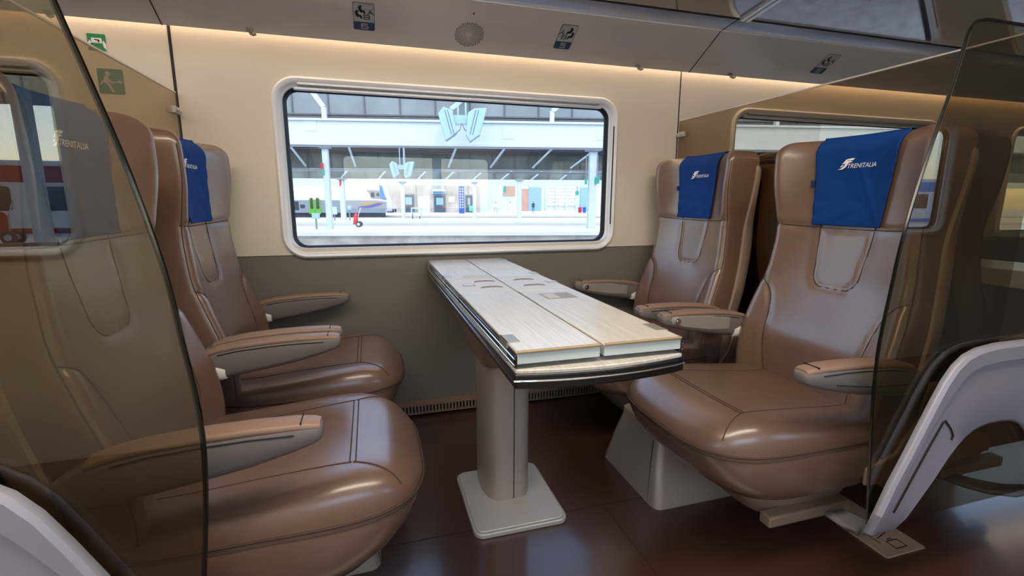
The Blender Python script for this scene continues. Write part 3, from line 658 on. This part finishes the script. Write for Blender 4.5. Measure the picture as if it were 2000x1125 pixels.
# ------------------------------------------------------------------ the station outside (own frame, turned 12 degrees)
SA = R(-12); SC, SS = math.cos(SA), math.sin(SA)
def T(x, y, z): return (x * SC - y * SS, x * SS + y * SC, z)
def sthing(name, label, cat, x, y, z, group=None): return thing(name, label, cat, T(x, y, z), SA, group)
def sobj(b, name, m, x=0, y=0, z=0, **k): return b.build(name, m, None, loc=T(x, y, z), rz=SA, **k)
g = MB(); g.box(-120, 120, -120, 120, -1.15, -1.05); tag(g.build('track_ballast', M['ballast']), kind='structure')
PZ = -.27
for nm, y0, y1, ln in (('platform', 19.3, 24.0, 70), ('platform', 26.4, 35.6, 70), ('platform', 40.5, 80, 90)):
    b = MB(); b.box(-ln, ln, y0, y1, -.14, 0); o = sobj(b, nm, M['plat'], 0, 0, PZ); o['kind'] = 'structure'
    b = MB(); b.box(-ln, ln, y0 + .08, y1 - .08, -.9, -.14); o = sobj(b, 'platform_face', M['platface'], 0, 0, PZ); o['kind'] = 'structure'
for y in (4.2, 5.6, 25.0, 26.0, 37.2, 38.6):
    b = MB(); b.box(-60, 60, y - .035, y + .035, -1.05, -.93); o = sobj(b, 'rail', M['rail']); o['kind'] = 'structure'
# near canopy
t = sthing('station_canopy', 'near canopy across the top of the window, grey panels over a white beam', 'canopy', 0, 14, 2.5, 'station canopies outside the window')
b = MB(); b.box(-22, 26, 0, .5, .03, .66); b.build('beam', M['stw'], t)
b = MB(); b.box(-22, 26, -.06, .56, -.02, .05); b.box(-22, 26, -.06, .5, .62, .68); b.build('beam_flange', M['stw'], t)
b = MB(); b.box(-22, 26, .9, 1.1, .86, 2.2); b.build('concrete_panel', M['conc'], t)
b = MB(); b.box(-22, 26, .5, .9, .64, .70); b.box(-22, 26, .80, .95, .90, .94); b.box(-22, 26, .45, .5, .78, .80); b.build('long_rail', M['rib'], t)
for i in range(30):
    x = -5.19 + 1.02 * (i - 14); b = MB(); b.box(x - .02, x + .02, .86, .9, .74, 2.1); b.build('panel_rib', M['rib'], t)
for x, s in ((-4.1, -1), (-.63, 1), (2.25, 1), (5.6, 1), (9, 1), (-7.6, -1)):
    b = MB(); b.obox((x, .2, .66), (x, .2, 1.0), .12, .12); b.obox((x, .2, 1.0), (x + s * .35 + (.3 if s > 0 else 0), .2, 1.5), .12, .12, (0, 1, 0)); b.build('bracket', M['stw'], t)
for x, z0, z1 in ((.82, .2, .55), (3.5, .2, .55), (-4.6, .35, .62)):
    b = MB(); b.prism([(x, z0), (x + .32, z0), (x + .32, z1), (x, z1)], lambda u, v, a: (u, a, v), -.012, 0); b.build('hatch', M['stw'], t)
b = MB(); b.box(-.45, -.13, -1.06, 1.0, 1.545, 1.62); b.build('outrigger', M['stw'], t)
# twin floodlights
def lamp(x, y, z, k, label):
    t = sthing('twin_floodlight', label, 'lamp', x, y, z, 'twin floodlights hung under the canopies')
    b = MB()
    for u in (-.10, .10): b.box((u - .02) * k, (u + .02) * k, -.02, .02, 0, 1.0 if k == 1 else 1.14)
    b.build('hanger', M['lampb'], t)
    b = MB(); b.box(-.26 * k, .22 * k, -.04, .04, -.12 * k, .10 * k); b.build('cross_plate', M['lampb'], t)
    for nm, pts in (('lamp_head', [(-.60, .10), (-.46, .27), (-.26, .20), (-.12, -.34), (-.24, -.44), (-.42, -.56)]), ('lamp_head', [(.02 + .14, .14), (.32, .24), (.64, .26), (.46, -.40), (.20, -.58), (.10, -.40)])):
        b = MB(); b.prism([(u * k, v * k) for u, v in pts], lambda u, v, a: (u, a, v), -.22 * k, .12 * k); h = b.build(nm, M['lampb'], t, bevel=.015 * k)
        sg = -1 if pts[0][0] < 0 else 1
        b = MB(); 
        for q in (0, .07): b.obox(((sg * .36 + sg * q) * k, -.226 * k, .20 * k), ((sg * .20 + sg * q) * k, -.226 * k, -.40 * k), .015 * k, .012 * k)
        b.build('cooling_fin', M['rib'], h)
    b = MB(); b.tube([(-.16 * k, -.1, -.36 * k), (-.06 * k, -.1, -.28 * k), (0, -.1, -.10 * k), (.06 * k, -.1, -.26 * k), (.18 * k, -.1, -.36 * k)], .012 * k, 5); b.build('cable', M['rib'], t)
lamp(-.29, 13, 3.05, 1, 'large twin floodlight hung in front of the white beam')
lamp(-3.45, 24, 2.55, .95, 'smaller twin floodlight hung from the middle canopy')
# middle canopy
t = sthing('station_canopy', 'middle canopy with slanting white struts below the white beam', 'canopy', 0, 24, 2.5, 'station canopies outside the window')
b = MB(); b.box(-30, 34, 1.2, 1.5, .02, .80); b.build('concrete_panel', M['concd'], t)
b = MB(); b.prism([(0, 1.15), (1.5, .78), (1.5, .84), (0, 1.22)], lambda u, v, a: (a, u, v), -30, 34); b.build('soffit', M['conc'], t)
for k in range(5):
    y = .1 + k * .3; b = MB(); b.box(-30, 34, y, y + .05, 1.02 - y * .25, 1.09 - y * .25); b.build('purlin', M['rib'], t)
for k in range(24):
    x = -14 + k * 1.15; b = MB(); b.box(x - .025, x + .025, 1.16, 1.2, .02, .8); b.build('panel_rib', M['rib'], t)
for x0, x1 in ((-8.76, -8.27), (-5.97, -5.87), (-3.34, -3.45), (-.75, -1.28), (1.68, .85), (4.06, 3.01), (6.3, 4.97), (8.4, 7.0), (10.6, 9.1)):
    b = MB(); b.obox((x0, 0, 1.2), (x1, 1.0, .12), .09, .07); b.build('strut', M['stw'], t)
b = MB(); b.box(-30, 34, 1.0, 1.2, -.02, .04); b.box(-30, 34, .6, .64, -.12, -.08); b.tube([(-8, .7, -.05), (-3, .7, -.02), (2, .7, -.14), (8, .7, -.22)], .05, 6); b.build('pipe_run', M['conc'], t)
# far canopy
t = sthing('station_canopy', 'far canopy of grey panels over the building and standing train', 'canopy', 0, 34, 2.0, 'station canopies outside the window')
b = MB(); b.box(-40, 44, 1.2, 1.5, .40, 1.25); b.build('concrete_panel', M['concd'], t)
b = MB(); b.box(-40, 44, 0, .4, -.02, .40); b.build('beam', M['stw'], t)
for k in range(30):
    x = -18 + k * 1.3; b = MB(); b.box(x - .03, x + .03, 1.16, 1.2, .42, 1.2); b.build('panel_rib', M['rib'], t)
for x in (-9, -6.4, -3.66, -1.7, .26, 2.26, 4.4, 6.5):
    b = MB(); b.obox((x + .4, .4, 1.0), (x - .3, 1.1, .42), .1, .08); b.build('strut', M['stw'], t)
# columns
def column(x, y, z1, wd, label, bands=()):
    t = sthing('platform_column', label, 'column', x, y, PZ, 'white platform columns')
    b = MB(); b.box(-wd / 2, wd / 2, -wd / 2, wd / 2, 0, z1 - PZ); b.build('shaft', M['stw'], t, bevel=.02)
    b = MB(); b.box(-wd * .9, wd * .9, -wd * .9, wd * .9, z1 - PZ - .12, z1 - PZ); b.build('column_head', M['conc'], t)
    for z0, z2, m, dx in bands:
        b = MB(); b.box(dx - .05, dx + .05, -wd / 2 - .05, -wd / 2, z0 - PZ, z2 - PZ); b.build('flag', M[m], t)
column(-6.42, 22, 3.3, .24, 'white column in front of the green train door', ((2.3, 2.55, 'redp', -.12), (2.06, 2.3, 'teal', -.10)))
column(5.40, 22, 3.3, .34, 'wide white column at the right end of the window')
column(-8.70, 33, 2.4, .30, 'white column before the long train, right of the green door', ((1.9, 2.3, 'redp', -.05),))
column(-4.76, 33, 2.2, .24, 'white column between the train nose and the building door')
column(3.08, 33, 2.4, .28, 'white column left of the person in dark clothes')
column(.03, 33, 2.2, .22, 'slim white column right of the blue pillar')
for x, y, z0, z1, wd, lb in ((5.57, 21.8, 1.74, 2.02, .2, 'green hanging sign at the right end of the window'), (5.08, 21.9, 1.71, 1.95, .1, 'narrow green sign left of the wide right column'), (2.16, 34.1, 1.5, 1.9, .16, 'green sign beside the column left of the dark person'), (7.3, 34.1, 1.35, 1.65, .22, 'small green sign before the pale lattice wall')):
    t = sthing('platform_sign', lb, 'sign', x, y, z0, 'green platform signs')
    b = MB(); b.box(-wd / 2, wd / 2, -.03, .03, 0, z1 - z0); b.build('sign_panel', M['teal'], t)
    b = MB(); b.box(-.02, .02, -.02, .02, z1 - z0, 3.0 - z0 if y < 30 else 2.0 - z0); b.build('sign_hanger', M['conc'], t)
# train
t = sthing('commuter_train', 'white and grey double-deck train with a green door and blue nose', 'train', -10, 38, -.3)
def TR(u, v, a): return (u + 10, a, v + .3)
prof = [(-30, .0), (-6.95, .0), (-6.72, .35), (-6.70, .85), (-6.85, 1.25), (-7.06, 2.16), (-7.3, 2.24), (-30, 2.24)]
b = MB(); b.prism(prof, TR, -.0, 2.2); bd = b.build('car_body', M['trw'], t, bevel=.03)
b = MB(); b.prism([(-30, .0), (-6.97, .0), (-6.74, .35), (-6.72, .84), (-7.4, .95), (-30, .97)], TR, -.02, .01); b.build('lower_side', M['trg'], bd)
b = MB(); b.prism([(-8.2, 1.74), (-7.2, 1.70), (-7.18, 1.24), (-7.0, 1.05), (-7.88, 1.10), (-7.98, 1.4)], TR, -.03, .01); b.build('cab_side', M['trg'], bd)
b = MB(); b.prism([(-7.06, 2.18), (-6.86, 1.3), (-6.72, .98), (-7.05, 1.02), (-7.19, 1.24), (-7.21, 1.66), (-7.22, 2.2)], TR, -.035, .3); b.build('nose_blue', M['trblue'], bd)
for u0, u1, v0, v1 in ((-7.88, -7.62, 1.20, 1.55), (-7.46, -7.24, 1.27, 1.52)):
    b = MB(); b.prism(rrect(u0, u1, v0, v1, .06), TR, -.05, -.02); b.build('cab_window', M['trdark'], bd)
b = MB(); b.prism(dense([(-8.7, .62), (-8.2, .78), (-7.6, .78), (-7.1, .84)], 4) + dense([(-7.0, .72), (-7.7, .62), (-8.2, .62), (-8.7, .5)], 4), TR, -.04, -.015); b.build('ochre_wave', M['tryel'], bd)
b = MB(); b.prism(dense([(-8.7, .50), (-8.0, .58), (-7.5, .74), (-6.95, .76)], 4) + dense([(-7.2, .62), (-7.8, .44), (-8.3, .38), (-8.9, .44)], 4), TR, -.05, -.015); b.build('navy_wave', M['trnavy'], bd)
for u0 in (-12.55, -12.10):
    b = MB(); b.prism(rrect(u0, u0 + .42, -.1, 1.0, .03), TR, -.05, .0); dr = b.build('train_door', M['trgreen'], bd)
    b = MB(); b.prism(rrect(u0 + .10, u0 + .32, .30, 1.12, .04), TR, -.06, -.045); b.build('door_window', M['trdark'], dr)
for u0 in (-12.55, -11.95, -10.8, -10.2, -9.6, -9.0, -8.4):
    b = MB(); b.prism(rrect(u0, u0 + .46, 2.12, 2.19, .02), TR, -.02, .0); b.build('roof_window', M['trblue'], bd)
for u0, u1, v0, v1 in ((-13.7, -13.3, .2, .85), (-13.2, -12.85, .35, .62)):
    b = MB(); b.prism(rrect(u0, u1, v0, v1, .03), TR, -.03, 0); b.build('louvre', M['under'], bd)
b = MB(); b.prism([(-30, -.7), (-7.2, -.7), (-7.2, .02), (-30, .02)], TR, .1, 2.0); b.build('underframe', M['under'], t)
b = MB(); b.obox((3.2, .5, .35), (3.6, .5, .35), .1, .1); b.cyl((3.6, .5, .45), (3.72, .5, .45), .14); b.cyl((3.6, 1.6, .45), (3.72, 1.6, .45), .14); tag(b.build('buffer', M['under'], t))
# extinguisher trolley
def trolley(x, y, k, label, fn):
    t = fn('fire_extinguisher_trolley', label, 'fire extinguisher', x, y, PZ)
    b = MB(); b.tube([(-.10 * k, 0, .12 * k), (-.06 * k, 0, .5 * k), (-.055 * k, 0, .62 * k), (-.05 * k, 0, .68 * k)], [.12 * k, .12 * k, .08 * k, .03 * k], 14); b.build('cylinder', M['redp'], t)
    b = MB(); b.tube([(.02 * k, 0, .2 * k), (.06 * k, 0, .6 * k), (.2 * k, 0, .95 * k)], .018 * k, 6); b.build('handle', M['stw'], t)
    for yy in (-.14, .14):
        b = MB(); b.cyl((.08 * k, (yy - .03) * k, .14 * k), (.08 * k, (yy + .03) * k, .14 * k), .14 * k, n=18); wh = b.build('wheel', M['under'], t)
        b = MB(); b.cyl((.08 * k, (yy - .034) * k, .14 * k), (.08 * k, (yy + .034) * k, .14 * k), .07 * k, n=14); b.build('wheel_hub', M['stw'], wh)
trolley(-5.5, 23.2, .95, 'red fire extinguisher on a wheeled trolley, in front of the train', sthing)
# small platform furniture
def post_box(x, y, z, w_, h_, m, label, cat='box', name='signal_box'):
    t = sthing(name, label, cat, x, y, PZ, 'boxes on posts along the platform')
    b = MB(); b.box(-.03, .03, -.03, .03, 0, z - PZ); b.build('post', M['conc'], t)
    b = MB(); b.box(-w_ / 2, w_ / 2, -.08, .08, z - PZ, z - PZ + h_); b.build('box', M[m], t, bevel=.01)
post_box(-8.45, 30, .12, .3, .45, 'stw', 'pale box on a post right of the wide white column')
post_box(-7.55, 30, .38, .2, .26, 'lampb', 'small pale blue box on a thin post left of the trolley')
post_box(-6.85, 21.5, .18, .30, .24, 'lampb', 'pale blue box on a post left of the white column')
t = sthing('luggage_cart', 'white framed luggage cart in front of the building door', 'cart', -3.95, 33.5, PZ)
b = MB()
for u in (-.3, .3): b.box(u - .03, u + .03, -.3, .3, .1, .75)
b.build('side_frame', M['stw'], t)
b = MB(); b.box(-.3, .3, -.3, .3, .68, .75); b.box(-.3, .3, -.3, .3, .36, .42); b.build('deck', M['stw'], t)
for u in (-.25, .25):
    b = MB(); b.cyl((u - .03, -.28, .09), (u + .03, -.28, .09), .09); b.build('wheel', M['under'], t)
# building
t = sthing('station_building', 'weathered beige station building with dark doors, behind the canopies', 'building', -4, 50, PZ)
def BX(b, x0, x1, y0, y1, z0, z1): return b.box(x0 + 4, x1 + 4, y0, y1, z0 - PZ, z1 - PZ)
b = MB(); BX(b, -9.6, .6, 0, 4, PZ, 3.2); bw = b.build('facade', M['bw'], t)
for x in (-7.3, -5.86, -2.9, -.6):
    b = MB(); BX(b, x - .04, x + .04, -.05, 0, PZ, 2.6); b.build('pilaster', M['conc'], bw)
for x0, x1, z1 in ((-7.15, -6.1, 1.5), (-4.05, -2.95, 1.45), (-.85, -.2, 1.45)):
    b = MB(); BX(b, x0 - .08, x1 + .08, -.08, 0, PZ, z1 + .1); d = b.build('door_frame', M['conc'], t)
    b = MB(); BX(b, x0, x1, -.12, -.06, PZ, z1); b.build('door_leaf', M['blk'], d)
    b = MB(); BX(b, x0 + .2, x1 - .2, -.14, -.11, .5, z1 - .25); b.build('door_glass', M['steelblue'], d)
b = MB(); BX(b, -4.2, -2.85, -.3, -.1, 1.62, 2.05); sg_ = b.build('sign_board', M['stw'], t)
b = MB(); BX(b, -4.15, -2.9, -.33, -.29, 1.66, 1.85); b.build('sign_stripe', M['signblue'], sg_)
b = MB(); BX(b, -5.7, -4.5, -.06, 0, PZ, 1.35); b.build('pale_panel', M['stw'], t)
b = MB(); BX(b, -2.6, -2.0, -.06, 0, .75, 1.35); b.build('notice_board', M['stw'], t)
t = sthing('totem', 'tall blue pillar with rows of white marks beside the building', 'totem', -1.2, 46.5, PZ)
b = MB(); b.box(-.25, .25, -.12, .12, 0, 2.55); b.build('pillar', M['totem'], t)
b = MB()
for k in range(8):
    for u in (-.11, .11): b.prism(rrect(u - .045, u + .045, .5 + k * .25, .62 + k * .25, .02, 2), lambda p, q, a: (p, a, q), -.135, -.12)
b.build('white_mark', M['white'], t)
t = sthing('litter_bin', 'mint green litter bin beside the blue pillar', 'bin', -.3, 45, PZ)
b = MB(); b.tube([(0, 0, .25), (0, 0, .75)], [.16, .2], 12); b.build('bin_body', M['mint'], t)
b = MB(); b.cyl((.2, 0, 0), (.2, 0, .8), .03); b.build('post', M['conc'], t)
t = sthing('terminal_hall', 'white hall with a pale lattice wall and terracotta panel, right of the building', 'building', 8, 56, PZ)
def HX(b, x0, x1, y0, y1, z0, z1): return b.box(x0 - 8, x1 - 8, y0, y1, z0 - PZ, z1 - PZ)
b = MB(); HX(b, .6, 22, 1, 6, PZ, 3.6); b.build('facade', M['stw'], t)
b = MB(); HX(b, 3.4, 4.8, .9, 1, 1.5, 2.6); b.build('terracotta_panel', M['tan'], t)
b = MB(); HX(b, 5.3, 6.4, .9, 1, PZ, 2.3); b.build('brown_panel', M['tan'], t)
b = MB(); HX(b, 6.4, 7.9, .85, 1, PZ, 2.5); b.build('blue_cladding', M['steelblue'], t)
lt = MB(); HX(lt, 8.4, 12.1, .9, 1, .3, 2.5); lt = lt.build('lattice_infill', M['lattice'], t)
for k in range(4):
    b = MB(); x = 8.4 + k * 1.2; HX(b, x, x + .18, .8, .92, PZ, 2.6); b.build('lattice_post', M['stw'], lt)
for k in range(6):
    b = MB(); HX(b, 8.4, 12.1, .84, .91, .4 + k * .4, .44 + k * .4); b.build('lattice_bar', M['stw'], lt)
b = MB(); HX(b, 12.6, 13.5, .8, 1, PZ, 2.5); b.build('blue_cladding', M['steelblue'], t)
# people far away on the platform
def person_mat(name, shirt, legs, skin, hair):
    m = mat(name, shirt, .8); nt = m.node_tree; n = nt.nodes
    tc = n.new('ShaderNodeTexCoord'); sx = n.new('ShaderNodeSeparateXYZ'); rp = n.new('ShaderNodeValToRGB'); rp.color_ramp.interpolation = 'CONSTANT'
    nt.links.new(tc.outputs['Generated'], sx.inputs[0]); nt.links.new(sx.outputs[2], rp.inputs[0])
    e = rp.color_ramp.elements; e[0].position = 0; e[0].color = (.03, .03, .03, 1); e[1].position = .05; e[1].color = (*lin(legs), 1)
    for p, c in ((.5, shirt), (.84, skin), (.94, hair)): q = e.new(p); q.color = (*lin(c), 1)
    nt.links.new(rp.outputs[0], n['Principled BSDF'].inputs['Base Color']); return m
def person(x, y, k, m, walk, label):
    P = [(0, 0, .95, .14), (0, 0, 1.2, .15), (0, 0, 1.42, .13), (0, 0, 1.52, .055), (0, -.02, 1.62, .095), (0, -.01, 1.70, .085)]
    E = [(0, 1), (1, 2), (2, 3), (3, 4), (4, 5)]
    for sg in (1, -1):
        i = len(P); st = walk * sg
        P += [(sg * .09, 0, .88, .10), (sg * .10 + st * .12, -.02, .5, .07), (sg * .10 + st * .24, .02, .09, .05), (sg * .10 + st * .24, -.14, .04, .04)]; E += [(0, i), (i, i + 1), (i + 1, i + 2), (i + 2, i + 3)]
        j = len(P)
        P += [(sg * .19, 0, 1.40, .065), (sg * .24 - st * .10, .0, 1.13, .05), (sg * .23 - st * .22, -.08, .88, .038)]; E += [(2, j), (j, j + 1), (j + 1, j + 2)]
    me = bpy.data.meshes.new('person'); me.from_pydata([(a * k, b_ * k, c * k) for a, b_, c, r in P], E, []); me.materials.append(m)
    o = bpy.data.objects.new('person', me); COL.objects.link(o)
    md = o.modifiers.new('skin', 'SKIN'); sv = me.skin_vertices[0].data
    for q, p in zip(sv, P): q.radius = (p[3] * k, p[3] * k * .8)
    sv[0].use_root = True
    s2 = o.modifiers.new('sub', 'SUBSURF'); s2.levels = s2.render_levels = 1
    o.location = T(x, y, PZ); o.rotation_euler.z = SA
    return tag(o, label, 'person')
person(5.87, 48, .66, person_mat('dark clothes', '#22262c', '#3f5f8a', '#9a7560', '#14110f'), 0, 'person in a dark top and blue trousers standing before the brown panel')
person(2.12, 48, .64, person_mat('pale clothes', '#dfe3e6', '#8f98a0', '#b08a74', '#2a211c'), .8, 'person in pale clothes walking past the white hall, left of two')
person(3.54, 48, .66, person_mat('white clothes', '#e9ecee', '#c9cdd2', '#b08a74', '#2a211c'), 1, 'person in white walking beside the column, right of two')
for i, (x, m, lb) in enumerate(((10.5, 'redtrain', 'dark pink suitcase on the platform at the right'), (10.95, 'trnavy', 'navy suitcase on the platform at the far right'))):
    t = sthing('suitcase', lb, 'suitcase', x, 47.5, PZ)
    b = MB(); b.box(-.16, .16, -.1, .1, .05, .6); b.build('case', M[m], t, bevel=.03)
    b = MB(); b.tube([(-.08, 0, .6), (-.08, 0, .85), (.08, 0, .85), (.08, 0, .6)], .015, 5); b.build('handle', M['conc'], t)

# ------------------------------------------------------------------ the other side of the train: platform, red and blue trains (seen mirrored in the glass)
b = MB(); b.box(-60, 60, -30, -3.2, -.9, -.3); tag(b.build('platform', M['plat']), kind='structure')
def side_train(x0, x1, y, m1, m2, label, cat='train'):
    t = thing('standing_train', label, cat, ((x0 + x1) / 2, y, -.9), 0, 'trains on the camera side'); h = (x1 - x0) / 2
    b = MB(); b.box(-h, h, -2.4, 0, .4, 3.3); b.build('car_body', M[m2], t, bevel=.08)
    b = MB(); b.box(-h, h, 0, .02, 2.5, 3.1); b.box(-h, h, 0, .02, .4, .8); b.build('stripe', M[m1], t)
    k = int((x1 - x0) / 2.2)
    for i in range(k):
        u = -h + 1 + i * 2.2; b = MB(); b.prism(rrect(u, u + 1.3, 1.45, 2.35, .12), lambda p, q, a: (p, a, q), 0, .03); b.build('train_window', M['trdark'], t)
side_train(-26, -5.5, -21, 'redtrain', 'trw', 'red and white train standing on the camera side')
side_train(17, 40, -21, 'trblue', 'trw', 'blue and white train standing on the camera side')
trolley(-10.1, -16, 1.35, 'red fire extinguisher trolley on the camera side platform', thing if False else (lambda n, l, c, x, y, z: thing(n, l, c, (x, y, -.3))))
for x in (-8.2, 2.5, 13):
    t = thing('platform_column', 'white column on the camera side platform', 'column', (x, -14, -.3), 0, 'columns on the camera side')
    b = MB(); b.box(-.15, .15, -.15, .15, 0, 4.2); b.build('shaft', M['stw'], t)
t = thing('station_canopy', 'canopy over the camera side platform', 'canopy', (0, -15, 3.9))
b = MB(); b.box(-30, 14, -3, 3, 0, .3); b.build('roof_slab', M['conc'], t)
b = MB(); b.box(-30, 14, 2.9, 3.1, -.3, .4); b.build('beam', M['stw'], t)
